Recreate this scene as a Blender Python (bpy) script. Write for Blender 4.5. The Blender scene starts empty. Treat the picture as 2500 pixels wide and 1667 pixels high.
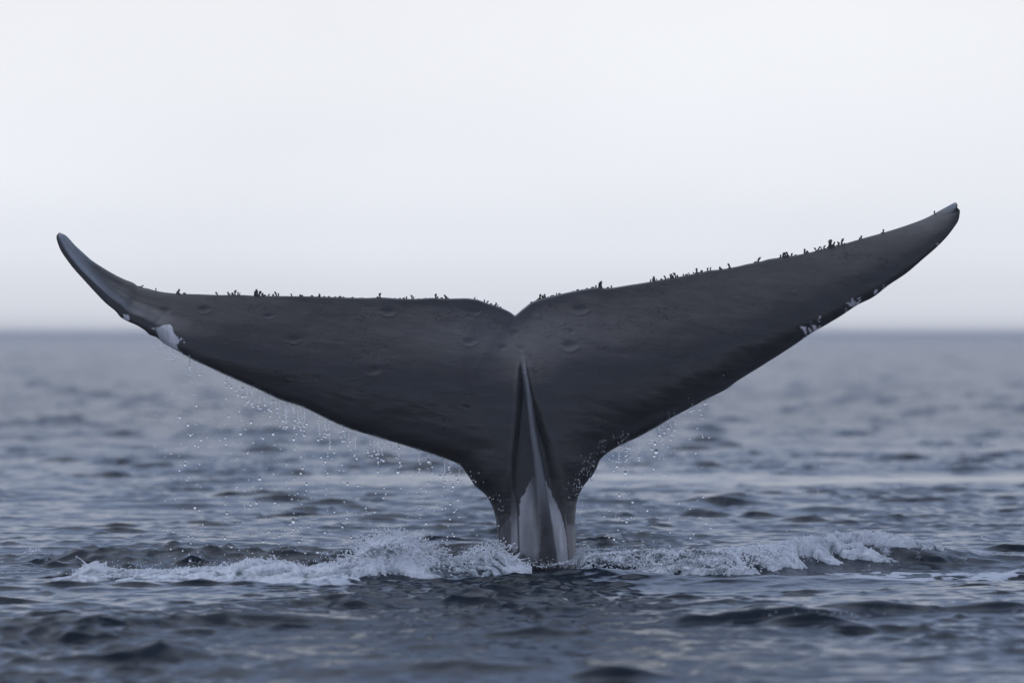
import bpy, bmesh, math, random
import numpy as np
from mathutils import Vector

random.seed(7)
RNG = np.random.default_rng(11)
C = bpy.context.scene.collection
scene = bpy.context.scene

# ------------------------------------------------------------------ camera
S = 0.0028                      # metres per photograph pixel at the whale (30 m away)
D = 30.0
HZ = 816.0                      # horizon row of the photograph
CH = 568 * S                    # eye height above the sea
cam_d = bpy.data.cameras.new('camera')
cam = bpy.data.objects.new('camera', cam_d)
C.objects.link(cam)
cam.location = (0, -D, CH)
cam.rotation_euler = (math.pi / 2 - math.atan(17.5 * S / D), 0, 0)
cam_d.sensor_width = 36
cam_d.lens = 36 * D / (2500 * S)
cam_d.clip_start = 0.1
cam_d.clip_end = 30000
cam_d.dof.use_dof = True
cam_d.dof.focus_distance = D - 0.1
cam_d.dof.aperture_fstop = 1.75
scene.camera = cam

# ------------------------------------------------------------------ sky
SUN_EL, SUN_AZ = math.radians(52), math.radians(-35)
world = bpy.data.worlds.new('World')
scene.world = world
world.use_nodes = True
nt = world.node_tree
nt.nodes.clear()
N = nt.nodes.new
L = nt.links.new
out = N('ShaderNodeOutputWorld')
bg = N('ShaderNodeBackground')
L(bg.outputs[0], out.inputs[0])
tc = N('ShaderNodeTexCoord')
sep = N('ShaderNodeSeparateXYZ')
L(tc.outputs['Generated'], sep.inputs[0])
ramp = N('ShaderNodeValToRGB')
ramp.color_ramp.interpolation = 'EASE'
mr = N('ShaderNodeMath'); mr.operation = 'POWER'
clampn = N('ShaderNodeMath'); clampn.operation = 'MAXIMUM'; clampn.inputs[1].default_value = 0.0
L(sep.outputs['Z'], clampn.inputs[0])
L(clampn.outputs[0], mr.inputs[0]); mr.inputs[1].default_value = 0.5
L(mr.outputs[0], ramp.inputs[0])
SKY = [(0.0, (.67, .70, .77)), (0.010, (.74, .77, .845)), (0.022, (.81, .84, .915)), (0.040, (.875, .90, .965)),
       (0.060, (.895, .912, .965)), (0.085, (.885, .895, .93)), (0.120, (.48, .58, .79)), (0.22, (.34, .44, .68)), (0.6, (.30, .37, .53)), (1.0, (.33, .39, .53))]
els = ramp.color_ramp.elements
while len(els) > 1:
    els.remove(els[-1])
els[0].position = 0; els[0].color = (*SKY[0][1], 1)
for z, c in SKY[1:]:
    e = els.new(math.sqrt(z)); e.color = (*c, 1)
# broad soft cloud structure
noi = N('ShaderNodeTexNoise'); noi.inputs['Scale'].default_value = 3.2; noi.inputs['Detail'].default_value = 2
mp = N('ShaderNodeMapping'); mp.inputs['Scale'].default_value = (2.2, 1, 4.5); mp.inputs['Location'].default_value = (.4, 0, .2)
L(tc.outputs['Generated'], mp.inputs[0]); L(mp.outputs[0], noi.inputs['Vector'])
nr = N('ShaderNodeMapRange'); nr.inputs['From Min'].default_value = .3; nr.inputs['From Max'].default_value = .7
nr.inputs['To Min'].default_value = .955; nr.inputs['To Max'].default_value = 1.03
L(noi.outputs['Fac'], nr.inputs[0])
mul = N('ShaderNodeVectorMath'); mul.operation = 'SCALE'
L(ramp.outputs[0], mul.inputs[0]); L(nr.outputs[0], mul.inputs['Scale'])
nish = N('ShaderNodeTexSky'); nish.sky_type = 'NISHITA'; nish.sun_disc = False
nish.sun_elevation = SUN_EL; nish.sun_rotation = SUN_AZ
nsc = N('ShaderNodeVectorMath'); nsc.operation = 'SCALE'; nsc.inputs['Scale'].default_value = 0.1
L(nish.outputs[0], nsc.inputs[0])
mixs = N('ShaderNodeMix'); mixs.data_type = 'RGBA'; mixs.inputs['Factor'].default_value = 0.95
L(nsc.outputs[0], mixs.inputs['A']); L(mul.outputs[0], mixs.inputs['B'])
L(mixs.outputs['Result'], bg.inputs[0])
bg.inputs[1].default_value = 1.0

sun_d = bpy.data.lights.new('sun', 'SUN')
sun_d.energy = 0.5
sun_d.angle = math.radians(85)
sun_d.color = (.97, .98, 1)
sun = bpy.data.objects.new('sun', sun_d)
C.objects.link(sun)
# light comes from high up, left of and behind the whale
sd = Vector((-0.45, 0.35, 1.0)).normalized()
sun.rotation_euler = sd.to_track_quat('Z', 'Y').to_euler()
nish.sun_elevation = math.asin(sd.z)
nish.sun_rotation = math.atan2(sd.x, sd.y)

scene.view_settings.view_transform = 'Standard'
scene.view_settings.look = 'None'
scene.view_settings.exposure = 0
scene.view_settings.gamma = 1
scene.view_settings.use_curve_mapping = False
scene.cycles.max_bounces = 8
scene.cycles.transmission_bounces = 6
scene.cycles.volume_bounces = 1
scene.cycles.use_denoising = True
try:
    scene.cycles.denoising_prefilter = 'ACCURATE'
except Exception:
    pass

# ------------------------------------------------------------------ helpers
def PX(px, py, Y=0.0):
    """A point of the photograph at depth Y (metres behind the whale's plane)."""
    k = S * (D + Y) / D
    return ((px - 1250) * k, Y, CH - (py - HZ) * k)

def ground(px, py, z=0.0):
    d = (CH - z) / ((py - HZ) * S) * D
    return ((px - 1250) * S * d / D, d - D)

def sst(a, b, x):
    t = np.clip((x - a) / (b - a), 0, 1)
    return t * t * (3 - 2 * t)

def hash2(ix, iy, seed):
    h = (ix.astype(np.int64) * 374761393 + iy.astype(np.int64) * 668265263 + seed * 1442695041) & 0xFFFFFFFF
    h = ((h ^ (h >> 13)) * 1274126177) & 0xFFFFFFFF
    return ((h ^ (h >> 16)) & 0xFFFF) / 65535.0

def vnoise(x, y, seed=0):
    ix = np.floor(x); iy = np.floor(y)
    fx = x - ix; fy = y - iy
    fx = fx * fx * (3 - 2 * fx); fy = fy * fy * (3 - 2 * fy)
    a = hash2(ix, iy, seed); b = hash2(ix + 1, iy, seed)
    c = hash2(ix, iy + 1, seed); d = hash2(ix + 1, iy + 1, seed)
    return (a * (1 - fx) + b * fx) * (1 - fy) + (c * (1 - fx) + d * fx) * fy

def fbm(x, y, seed=0, octv=4, gain=.5):
    s = 0; a = 1; t = 0
    for k in range(octv):
        s = s + a * vnoise(x * 2.03 ** k + 17.1 * k, y * 2.03 ** k - 9.7 * k, seed + k)
        t += a; a *= gain
    return s / t

def mesh_np(name, verts, faces, mat=None, smooth=True, link=True, parent=None):
    """One mesh object from numpy arrays; faces is (n,3) or (n,4)."""
    me = bpy.data.meshes.new(name)
    verts = np.ascontiguousarray(verts, dtype=np.float32)
    faces = np.ascontiguousarray(faces, dtype=np.int32)
    k = faces.shape[1]
    me.vertices.add(len(verts)); me.vertices.foreach_set('co', verts.ravel())
    me.loops.add(faces.size); me.loops.foreach_set('vertex_index', faces.ravel())
    me.polygons.add(len(faces))
    me.polygons.foreach_set('loop_start', np.arange(0, faces.size, k, dtype=np.int32))
    try:
        me.polygons.foreach_set('loop_total', np.full(len(faces), k, dtype=np.int32))
    except Exception:
        pass
    me.polygons.foreach_set('use_smooth', np.full(len(faces), smooth))
    me.update(calc_edges=True)
    me.validate()
    if mat:
        me.materials.append(mat)
    o = bpy.data.objects.new(name, me)
    if link:
        C.objects.link(o)
    if parent:
        o.parent = parent
    return o

def fattr(o, name, vals):
    a = o.data.attributes.new(name, 'FLOAT', 'POINT')
    a.data.foreach_set('value', np.ascontiguousarray(vals, dtype=np.float32).ravel())

def tag(o, label=None, cat=None, group=None, kind=None):
    if label: o['label'] = label
    if cat: o['category'] = cat
    if group: o['group'] = group
    if kind: o['kind'] = kind

def grid_faces(nu, nv, off=0):
    i, j = np.meshgrid(np.arange(nu - 1), np.arange(nv - 1), indexing='ij')
    a = i * nv + j
    return np.stack([a, a + nv, a + nv + 1, a + 1], -1).reshape(-1, 4) + off

def in_poly(px, py, poly):
    r = np.zeros(px.shape, bool)
    n = len(poly)
    for i in range(n):
        x0, y0 = poly[i]; x1, y1 = poly[(i + 1) % n]
        c = ((y0 > py) != (y1 > py)) & (px < (x1 - x0) * (py - y0) / (y1 - y0 + 1e-9) + x0)
        r ^= c
    return r

def poly_dist(px, py, pts):
    """Distance of points to an open polyline, in its units."""
    best = np.full(px.shape, 1e9)
    for (x0, y0), (x1, y1) in zip(pts[:-1], pts[1:]):
        dx, dy = x1 - x0, y1 - y0
        t = np.clip(((px - x0) * dx + (py - y0) * dy) / (dx * dx + dy * dy + 1e-9), 0, 1)
        d = (px - x0 - t * dx) ** 2 + (py - y0 - t * dy) ** 2
        best = np.minimum(best, d)
    return np.sqrt(best)

class Mat:
    def __init__(self, name):
        self.m = bpy.data.materials.new(name); self.m.use_nodes = True
        self.t = self.m.node_tree
        self.b = self.t.nodes['Principled BSDF']
        self.out = self.t.nodes['Material Output']
    def n(self, kind, **kw):
        x = self.t.nodes.new('ShaderNode' + kind)
        for k, v in kw.items():
            if k in x.inputs.keys() if isinstance(k, str) else False:
                x.inputs[k].default_value = v
            else:
                setattr(x, k, v)
        return x
    def l(self, a, b):
        self.t.links.new(a, b)
    def attr(self, name):
        x = self.n('Attribute'); x.attribute_name = name
        return x.outputs['Fac']
    def noise(self, scale, detail=3, rough=.5, vec=None, dist=0):
        x = self.n('TexNoise')
        x.inputs['Scale'].default_value = scale; x.inputs['Detail'].default_value = detail
        x.inputs['Roughness'].default_value = rough; x.inputs['Distortion'].default_value = dist
        if vec is not None: self.l(vec, x.inputs['Vector'])
        return x.outputs['Fac']
    def coords(self, scale=(1, 1, 1), rot=(0, 0, 0)):
        c = self.n('TexCoord'); m = self.n('Mapping')
        m.inputs['Scale'].default_value = scale; m.inputs['Rotation'].default_value = rot
        self.l(c.outputs['Object'], m.inputs['Vector'])
        return m.outputs[0]
    def rng(self, v, a, b, c=0., d=1.):
        x = self.n('MapRange')
        x.inputs['From Min'].default_value = a; x.inputs['From Max'].default_value = b
        x.inputs['To Min'].default_value = c; x.inputs['To Max'].default_value = d
        self.l(v, x.inputs['Value'])
        return x.outputs['Result']
    def math(self, op, a, b=None):
        x = self.n('Math'); x.operation = op
        for i, v in enumerate((a, b)):
            if v is None: continue
            if isinstance(v, (int, float)): x.inputs[i].default_value = v
            else: self.l(v, x.inputs[i])
        return x.outputs[0]
    def mix(self, f, a, b):
        x = self.n('Mix'); x.data_type = 'RGBA'
        for k, v in (('Factor', f), ('A', a), ('B', b)):
            i = {'Factor': 0, 'A': 6, 'B': 7}[k]
            if isinstance(v, tuple): x.inputs[i].default_value = (*v, 1)
            elif isinstance(v, (int, float)): x.inputs[i].default_value = v
            else: self.l(v, x.inputs[i])
        return x.outputs[2]
    def bump(self, h, strength, dist, prev=None):
        x = self.n('Bump'); x.inputs['Strength'].default_value = strength; x.inputs['Distance'].default_value = dist
        self.l(h, x.inputs['Height'])
        if prev is not None: self.l(prev, x.inputs['Normal'])
        return x.outputs[0]
    def set(self, **kw):
        for k, v in kw.items():
            k = k.replace('_', ' ')
            i = self.b.inputs[k]
            if hasattr(v, 'is_linked') or hasattr(v, 'links'):
                self.l(v, i)
            elif isinstance(v, tuple): i.default_value = (*v, 1)
            else: i.default_value = v

# ------------------------------------------------------------------ materials
def mat_water():
    M = Mat('sea_water')
    co = M.coords()
    foam = M.attr('foam'); green = M.attr('shoal')
    # froth broken by bubbles and holes
    f1 = M.noise(5.0, 6, .62, M.coords((1, .45, 1)), .9)
    f2 = M.noise(34, 4, .6, co, .3)
    fb = M.math('ADD', M.math('MULTIPLY', f1, .7), M.math('MULTIPLY', f2, .3))
    thr = M.math('SUBTRACT', 1.0, foam)
    fm = M.rng(M.math('SUBTRACT', fb, M.math('MULTIPLY', thr, .62)), .19, .36)
    fm = M.math('MULTIPLY', fm, M.rng(foam, .02, .12))
    wcol = M.mix(green, (.002, .012, .025), (.045, .06, .045))
    col = M.mix(fm, wcol, (.66, .69, .76))
    n1 = M.noise(9, 3, .5, M.coords((1, .75, 1)))
    n2 = M.noise(38, 3, .55, M.coords((1, .7, 1)), .3)
    n3 = M.noise(1.9, 5, .62, M.coords((1, .8, 1)), .2)
    far = M.attr('far')
    calm = M.math('SUBTRACT', 1.0, M.attr('slick'))
    b = M.bump(M.math('MULTIPLY', n1, calm), .6, .014)
    b = M.bump(M.math('MULTIPLY', n2, calm), .3, .0035, b)
    b = M.bump(M.math('MULTIPLY', n3, far), 1.0, .24, b)
    b = M.bump(M.math('MULTIPLY', fb, fm), .8, .03, b)
    M.set(Base_Color=col, Roughness=M.math('ADD', M.rng(calm, 0, 1, .15, .175), M.math('MULTIPLY', fm, .42)), IOR=1.333, Normal=b)
    return M.m

def mat_skin():
    M = Mat('wet_whale_skin')
    co = M.coords()
    white = M.attr('white'); tone = M.attr('tone')
    var = M.noise(1.6, 3, .5, co)
    streak = M.noise(7, 4, .6, M.coords((1, 1, .22)))
    hstreak = M.noise(5, 5, .6, M.coords((.5, 1, 3.4), (0, .12, 0)))
    fine = M.noise(60, 3, .6, co)
    base = M.mix(var, (.021, .0185, .020), (.034, .029, .031))
    base = M.mix(M.rng(hstreak, .45, .8, 0, .5), base, (.065, .062, .072))
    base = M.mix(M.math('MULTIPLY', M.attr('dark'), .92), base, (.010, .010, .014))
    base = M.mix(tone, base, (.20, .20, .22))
    wcol = M.mix(M.rng(streak, .36, .62), (.42, .41, .43), (.86, .82, .85))
    col = M.mix(white, base, wcol)
    # short scattered spots of lighter scarring
    vor = M.n('TexVoronoi'); vor.inputs['Scale'].default_value = 9
    M.l(M.coords((1, 1, .7)), vor.inputs['Vector'])
    spot = M.rng(vor.outputs['Distance'], .035, .0, 0, .35)
    col = M.mix(spot, col, (.16, .155, .17))
    # wrinkles: crackled creases running mostly sideways
    wv = M.n('TexVoronoi'); wv.feature = 'DISTANCE_TO_EDGE'; wv.inputs['Scale'].default_value = 9.5
    dn = M.n('TexNoise'); dn.inputs['Scale'].default_value = 9; dn.inputs['Detail'].default_value = 4
    M.l(co, dn.inputs['Vector'])
    wm = M.n('VectorMath'); wm.operation = 'MULTIPLY_ADD'
    M.l(dn.outputs['Color'], wm.inputs[0]); wm.inputs[1].default_value = (.42, .2, .42)
    M.l(M.coords((.55, .3, 1.9), (0, .12, 0)), wm.inputs[2])
    M.l(wm.outputs[0], wv.inputs['Vector'])
    crease = M.rng(wv.outputs['Distance'], 0, .05)
    mask = M.rng(M.noise(4.5, 5, .7, M.coords((.6, 1, 1.5))), .50, .70)
    crk = M.math('MULTIPLY', M.math('MULTIPLY', M.math('SUBTRACT', 1.0, crease), mask), M.attr('creased'))
    h = M.math('SUBTRACT', M.math('MULTIPLY', hstreak, .5), M.math('MULTIPLY', crk, .5))
    b = M.bump(h, .6, .016)
    b = M.bump(M.math('SUBTRACT', 1.0, crk), .55, .0045, b)
    b = M.bump(M.noise(28, 5, .65, M.coords((.5, 1, 1.8))), .30, .005, b)
    b = M.bump(fine, .25, .0015, b)
    rough = M.rng(M.noise(11, 4, .6, M.coords((1, 1, .5))), .3, .7, .26, .44)
    M.set(Base_Color=col, Roughness=rough, Normal=b)
    M.b.inputs['Specular IOR Level'].default_value = .42
    M.b.inputs['Coat Weight'].default_value = .28
    M.b.inputs['Coat Roughness'].default_value = .30
    M.b.inputs['Coat IOR'].default_value = 1.36
    return M.m

def mat_foam():
    M = Mat('sea_foam')
    co = M.coords()
    n1 = M.noise(14, 5, .65, co, .5); n2 = M.noise(75, 3, .6, co)
    f = M.math('ADD', M.math('MULTIPLY', n1, .6), M.math('MULTIPLY', n2, .4))
    g = M.math('ADD', M.math('MULTIPLY', f, .55), M.math('MULTIPLY', M.attr('body'), .45))
    col = M.mix(M.rng(g, .32, .56), (.09, .14, .17), (.88, .89, .93))
    b = M.bump(f, .9, .012)
    M.set(Base_Color=col, Roughness=.28, Normal=b, Alpha=M.rng(g, .30, .40))
    return M.m

def mat_drop():
    M = Mat('clear_water_drop')
    M.set(Base_Color=(1., 1., 1.), Roughness=.02, IOR=1.333, Transmission_Weight=1.0)
    return M.m

def mat_barnacle():
    M = Mat('barnacle')
    co = M.coords()
    n = M.noise(180, 3, .5, co)
    M.set(Base_Color=M.mix(M.rng(n, .35, .65), (.022, .018, .016), (.11, .10, .095)), Roughness=.5)
    return M.m

WATER, SKIN, FOAM, DROP, BARN = mat_water(), mat_skin(), mat_foam(), mat_drop(), mat_barnacle()

# ------------------------------------------------------------------ wave ridges stirred up by the whale
def along(pts):
    xs = np.array([p[0] for p in pts], float); vs = np.array([p[1] for p in pts], float)
    return lambda x: np.interp(x, xs, vs)

def ridge_from(pts, d):
    """pts: crest outline in the photograph for a ridge d metres from the eye -> height over x."""
    f = d if callable(d) else (lambda px: d - D)
    return along([(PX(px, py, f(px))[0], PX(px, py, f(px))[2]) for px, py in pts])

LEFT_Y, RIGHT_Y = -1.45, -0.2
left_crest = ridge_from([(60, 1425), (185, 1398), (205, 1386), (235, 1376), (262, 1392), (300, 1396), (400, 1396), (460, 1392), (560, 1386), (600, 1371), (640, 1368),
                         (700, 1376), (750, 1388), (820, 1378), (860, 1366), (895, 1332), (930, 1316), (980, 1316), (1010, 1334), (1050, 1350), (1100, 1378),
                         (1140, 1370), (1180, 1358), (1215, 1352), (1240, 1375), (1290, 1400), (1330, 1425)], D + LEFT_Y)
right_crest = ridge_from([(1390, 1410), (1430, 1356), (1500, 1352), (1600, 1347), (1700, 1347), (1800, 1342), (1900, 1326), (2000, 1311), (2100, 1301), (2200, 1309),
                          (2235, 1320), (2300, 1324), (2400, 1336), (2500, 1352), (2620, 1390)], along([(1400, -.5), (1750, -.6), (1900, -.1), (2050, .45), (2500, .8)]))
left_y = along([(-3.2, -1.35), (-2.2, -1.5), (-1.2, -1.45), (-.7, -1.2), (-.3, -.9), (0, -.55)])
right_y = along([(.2, -.5), (.7, -.5), (1.4, -.6), (1.82, -.1), (2.25, .45), (3.6, .8)])

# ------------------------------------------------------------------ the sea
def wave_field(x, y, dd, quick=False):
    """Sum of many travelling waves; dd is the local row spacing, used to leave out what the mesh cannot carry."""
    rng = np.random.default_rng(5)
    bands = [(3.0, 10.0, 14, .022, .9), (1.1, 3.0, 34, .030, 1.0), (.42, 1.1, 56, .060, 1.0), (.20, .42, 90, .135, 1.0), (.10, .20, 90, .185, 1.1)]
    dx = np.zeros_like(x); dy = np.zeros_like(x); dz = np.zeros_like(x)
    # patches where ripples are strong or weak
    g1 = fbm(x * .35 + 3, y * .12 + 8, 21, 3)
    g2 = fbm(x * .9 - 5, y * .30 + 2, 31, 3)
    gust = np.clip(.35 + 1.9 * (g1 - .25), .6, 1.7)
    gust2 = np.clip(2.8 * (g2 - .24), .5, 2.0)
    slick = slick_mask(x, y)
    churn = np.exp(-(((x + 1.9) / 1.7) ** 4)) * np.exp(-(((y - 1.3) / 1.6) ** 4)) + .6 * np.exp(-(((x - 1.1) / 1.0) ** 2)) * np.exp(-(((y + 1.3) / .6) ** 2))
    for bi, (l0, l1, n, rms, spread) in enumerate(bands):
        a_s = rms * math.sqrt(2.0 / n)
        m = 1.0 if bi == 0 else (gust if bi < 3 else gust * gust2)
        m = m * (1 + churn * (0 if bi < 2 else .9))
        m = m * (1 - slick * (.55 if bi == 0 else .88))
        for _ in range(n):
            lam = l0 * (l1 / l0) ** rng.random()
            th = math.radians(-90 + 12) + rng.normal(0, .55) * spread
            k = 2 * math.pi / lam
            kx, ky = k * math.cos(th), k * math.sin(th)
            ph = rng.random() * 6.283
            lam_y = lam / max(abs(math.sin(th)), .15)
            keep = np.clip((lam_y / dd - 2.4) / 3.0, 0, 1)
            if not keep.any(): continue
            p = kx * x + ky * y + ph
            A = (a_s / k) * rng.uniform(.6, 1.4) * m * keep
            c, s = np.cos(p), np.sin(p)
            dz += A * c
            q = .85 if bi < 2 else 1.15
            dx -= q * A * math.cos(th) * s
            dy -= q * A * math.sin(th) * s
    return dx, dy, dz

def slick_mask(x, y):
    m = np.zeros_like(x)
    # smooth upwelling behind the tail, a long flat lens of water
    gx, gy = x - 3.6, y - 18.4 - .10 * (x - 3.4) - 1.1 * (fbm(x * .5, y * .35, 78, 3) - .5)
    m = np.maximum(m, np.exp(-((gx / 5.6) ** 4)) * np.exp(-np.abs(gy / 1.5) ** 2.4))
    m = np.maximum(m, .4 * np.exp(-(((x + .1) / 1.5) ** 4)) * np.exp(-(((y - 19) / 1.2) ** 4)))
    m = np.maximum(m, .75 * np.exp(-(((x - 1.5) / 1.1) ** 2)) * np.exp(-(((y - .9) / .7) ** 2)))
    return m * np.clip(.45 + .95 * fbm(x * .8, y * .7, 77, 3), 0, 1)

def local_features(x, y):
    """Ridges thrown up by the tail and a few known crests: added height and foam amount."""
    z = np.zeros_like(x); foam = np.zeros_like(x); shoal = np.zeros_like(x); lean = np.zeros_like(x)
    w1 = fbm(x * 5, y * 3, 51, 4) - .5
    # left ridge
    yr = left_y(x) + .10 * w1
    h = np.maximum(left_crest(x), 0) * sst(-3.35, -3.0, x) * sst(.25, 0, x)
    t = y - yr
    prof = np.where(t < 0, np.exp(-(t / .22) ** 2), np.exp(-(t / .34) ** 2))
    z += .72 * h * prof
    on = sst(-3.15, -2.9, x) * sst(.1, -.1, x)
    foam = np.maximum(foam, on * np.where(t < 0, np.exp(-(t / .42) ** 2), np.exp(-(t / .22) ** 2)) * .92)
    # milky streaks spilled in front of it
    st = fbm(x * 1.6, y * 5.5, 65, 5)
    foam = np.maximum(foam, .80 * sst(.42, .56, st) * sst(-2.6, -2.0, x) * sst(-.3, -.9, x) * np.exp(-((y + 1.95) / .30) ** 2))
    # hollow behind the ridge, dark
    z -= .05 * np.exp(-(((x + 2.35) / .9) ** 2)) * np.exp(-(((y + .75) / .5) ** 2))
    z += .13 * np.exp(-(((x + 2.3) / 1.1) ** 4)) * np.exp(-(((y - .9 + .1 * w1) / .45) ** 2)) * (.75 + w1)
    # right ridge
    yr = right_y(x) + .12 * w1
    h = np.maximum(right_crest(x), 0) * sst(.35, .6, x)
    t = y - yr
    prof = np.where(t < 0, np.exp(-(t / .30) ** 2), np.exp(-(t / .45) ** 2))
    z += .80 * h * prof
    on = sst(.5, .7, x) * sst(2.95, 2.55, x)
    foam = np.maximum(foam, on * np.exp(-(t / .33) ** 2) * .85)
    foam = np.maximum(foam, .66 * sst(1.6, 2.0, x) * sst(.40, .58, fbm(x * 2.2 + y, y * 3.0, 64, 4)) * np.exp(-((t / .6) ** 2)))
    # foam sheet in front right
    wq = fbm(x * 2.2, y * 2.6, 90, 3) - .5
    st2 = 1 - np.abs(2 * fbm(x * 1.7 + 2.2 * wq, y * 4.6 + 3 * wq + x * .6, 63, 5) - 1) * 1.7 - .22
    foam = np.maximum(foam, .95 * sst(.30, .60, st2) * sst(1.9, 2.3, x) * np.exp(-(((y + .75) / .72) ** 4)))
    foam = np.maximum(foam, .6 * sst(.42, .55, st2) * sst(1.7, 2.2, x) * np.exp(-(((y + 1.4) / .3) ** 2)))
    # thin streaks behind, left and right
    for cx, cy, wx, wy, sl in ((.75, 4.6, .75, .25, -.7), (1.4, 6.2, .8, .2, -.9), (.5, 7.0, .6, .3, -.5), (2.2, 6.0, .6, .2, -1.0), (-2.1, 5.2, .6, .5, 0.5),
                               (-2.5, 5.9, .7, .4, 0), (-1.3, 4.2, .5, .4, -.3), (-3.3, -.35, .5, .2, 0), (1.0, 3.2, .6, .15, -.6)):
        e = y - cy - sl * (x - cx) + .8 * w1
        foam = np.maximum(foam, .60 * np.exp(-(((x - cx) / wx) ** 2)) * np.exp(-((e / wy) ** 2)) * sst(.35, .6, fbm(x * 3, y * 3, 67, 3) + .12))
    # water piling against the tail and curling away to the right
    z += .085 * np.exp(-(((x - .62) / .42) ** 2)) * np.exp(-(((y + 1.25) / .30) ** 2))
    z += .055 * np.exp(-(((x - 1.9) / .7) ** 2)) * np.exp(-(((y + 1.6) / .35) ** 2))
    # one steep dark crest in the foreground right, smaller ones elsewhere
    for cx, cy, wx, a, sl, wf, wb in ((1.35, -5.65, .50, .075, .75, .09, .40), (1.62, -5.95, .22, .075, .1, .10, .3), (2.05, -5.0, .30, .05, .1, .08, .3), (2.75, -4.9, .25, .045, .3, .08, .3), (-1.85, -8.5, .40, .075, .2, .10, .4), (-2.3, -6.9, .28, .045, .1, .09, .3),
                                      (-.35, -9.2, .8, .05, 0, .14, .4), (.45, -9.6, .2, .06, 0, .1, .3), (.2, -6.9, .42, .055, 0, .12, .35),
                                      (-1.3, -6.1, .5, .055, 0, .12, .4), (-2.3, -6.4, .3, .05, 0, .1, .3), (-.95, -4.0, .45, .04, 0, .12, .4)):
        e = y - cy - sl * (x - cx) + .22 * (fbm(x * 1.8, y * .6, 71, 3) - .5)
        lean += a * np.exp(-(((x - cx) / wx) ** 2)) * np.where(e < 0, np.exp(-(e / wf) ** 2), np.exp(-(e / wb) ** 2))
    # the flank just under the surface
    shoal = np.exp(-(((x - .03) / .20) ** 2)) * np.exp(-(((y + 1.75 - 1.6 * (x - .03)) / .28) ** 2)) * sst(.3, .6, fbm(x * 14, y * 8, 88, 3) + .1)
    return z + lean, foam, shoal, lean

AP = 34.0   # the fan of grid lines meets this far in front of the whale
def sea():
    d = [1.0, 3, 5, 7, 9, 11, 13, 15.0]
    while d[-1] < 6000:
        t = d[-1]
        if t < 18: step = .05
        elif t < 34: step = .026
        else: step = max(.026, min(.026 + (t - 34) * .02, .036 * (t / 34) ** 2.15))
        d.append(t + step)
    d = np.array(d)
    th_in = np.linspace(-math.radians(7.7), math.radians(7.7), 650)
    o = np.radians(7.7 + 67.3 * (np.linspace(0, 1, 76)[1:]) ** 2.3)
    th = np.concatenate([-o[::-1], th_in, o])
    Yr = d - D
    dd = np.gradient(d)
    Y, T = np.meshgrid(Yr, th, indexing='ij')
    X = (Y + AP) * np.tan(T)
    DD = np.repeat(dd[:, None], len(th), 1)
    lat = np.gradient(X, axis=1)
    DD = np.maximum(DD, lat * 1.0)
    X32, Y32, DD32 = X.astype(np.float32), Y.astype(np.float32), DD.astype(np.float32)
    dx, dy, dz = wave_field(X32, Y32, DD32)
    lz, foam, shoal, lean = local_features(X, Y)
    Z = dz + lz
    # short steep wavelets scattered over the swell, each with a sharp front
    rc = np.random.default_rng(77)
    LEAN = lean.copy()
    for i in range(5200):
        dc = 17 * (600 / 17) ** (rc.random() ** 1.15)
        half = dc * .15 + 1
        cx = rc.uniform(-half, half); cy = dc - D
        g = vnoise(np.array([cx * .5 + 9]), np.array([cy * .22 + 4]), 5)[0]
        if g < .38 and dc < 80: continue
        if slick_mask(np.array([cx]), np.array([cy]))[0] > .25: continue
        k = (dc / 30) ** .75
        big = rc.random() ** 3
        wx = (.04 + .16 * big) * k; a = (.009 + .028 * big) * k * rc.uniform(.7, 1.3)
        wf = a * rc.uniform(.7, 1.3) + .008; wb = .05 * k + 3.5 * a
        wf = max(wf, float(np.interp(dc, d, dd)) * 1.1)
        sl = rc.normal(.05, .30); cur = rc.normal(0, .6) / max(wx, .05) * .3; ph = rc.random() * 6.28
        r0, r1 = np.searchsorted(Yr, [cy - 2.6 * wf - abs(sl) * wx * 2 - .1 * k, cy + 2.6 * wb + abs(sl) * wx * 2])
        if r1 - r0 < 2: continue
        tt = cx / (cy + AP); tw = 2.6 * wx / (cy + AP) * 1.3
        c0, c1 = np.searchsorted(np.tan(th), [tt - tw, tt + tw])
        if c1 - c0 < 2: continue
        x = X[r0:r1, c0:c1]; y = Y[r0:r1, c0:c1]
        u = x - cx
        e = y - cy - sl * u - cur * u * u + .25 * wf * np.sin(u / wx * 5 + ph) + .5 * wf * np.sin(u / wx * 2.3 + ph * 2)
        hh = a * np.exp(-(u / wx) ** 2) * np.where(e < 0, np.exp(-(e / wf) ** 2), np.exp(-(e / wb) ** 2))
        Z[r0:r1, c0:c1] += hh; LEAN[r0:r1, c0:c1] += hh
    LEAN = np.minimum(LEAN, .09)
    v = np.stack([X + dx, Y + dy - 1.15 * LEAN, Z], -1).reshape(-1, 3)
    f = grid_faces(len(d), len(th))[:, ::-1]
    # deep sheet that carries the sea on behind the camera and far to the sides
    n0 = len(v)
    e = 9000
    v = np.concatenate([v, [[-e, -e, -1.2], [e, -e, -1.2], [e, e, -1.2], [-e, e, -1.2]]])
    f = np.concatenate([f, [[n0, n0 + 1, n0 + 2, n0 + 3]]])
    o = mesh_np('sea', v, f, WATER)
    fattr(o, 'foam', np.concatenate([foam.ravel(), np.zeros(4)]))
    fattr(o, 'shoal', np.concatenate([shoal.ravel(), np.zeros(4)]))
    fattr(o, 'far', np.concatenate([sst(.03, .30, DD).ravel(), np.ones(4)]))
    fattr(o, 'slick', np.concatenate([np.clip(slick_mask(X, Y), 0, 1).ravel(), np.zeros(4)]))
    tag(o, 'grey blue rippling sea stretching to the misty horizon', kind='structure')
    print('sea verts', len(v), 'rows', len(d))
    return o
sea()

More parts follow.
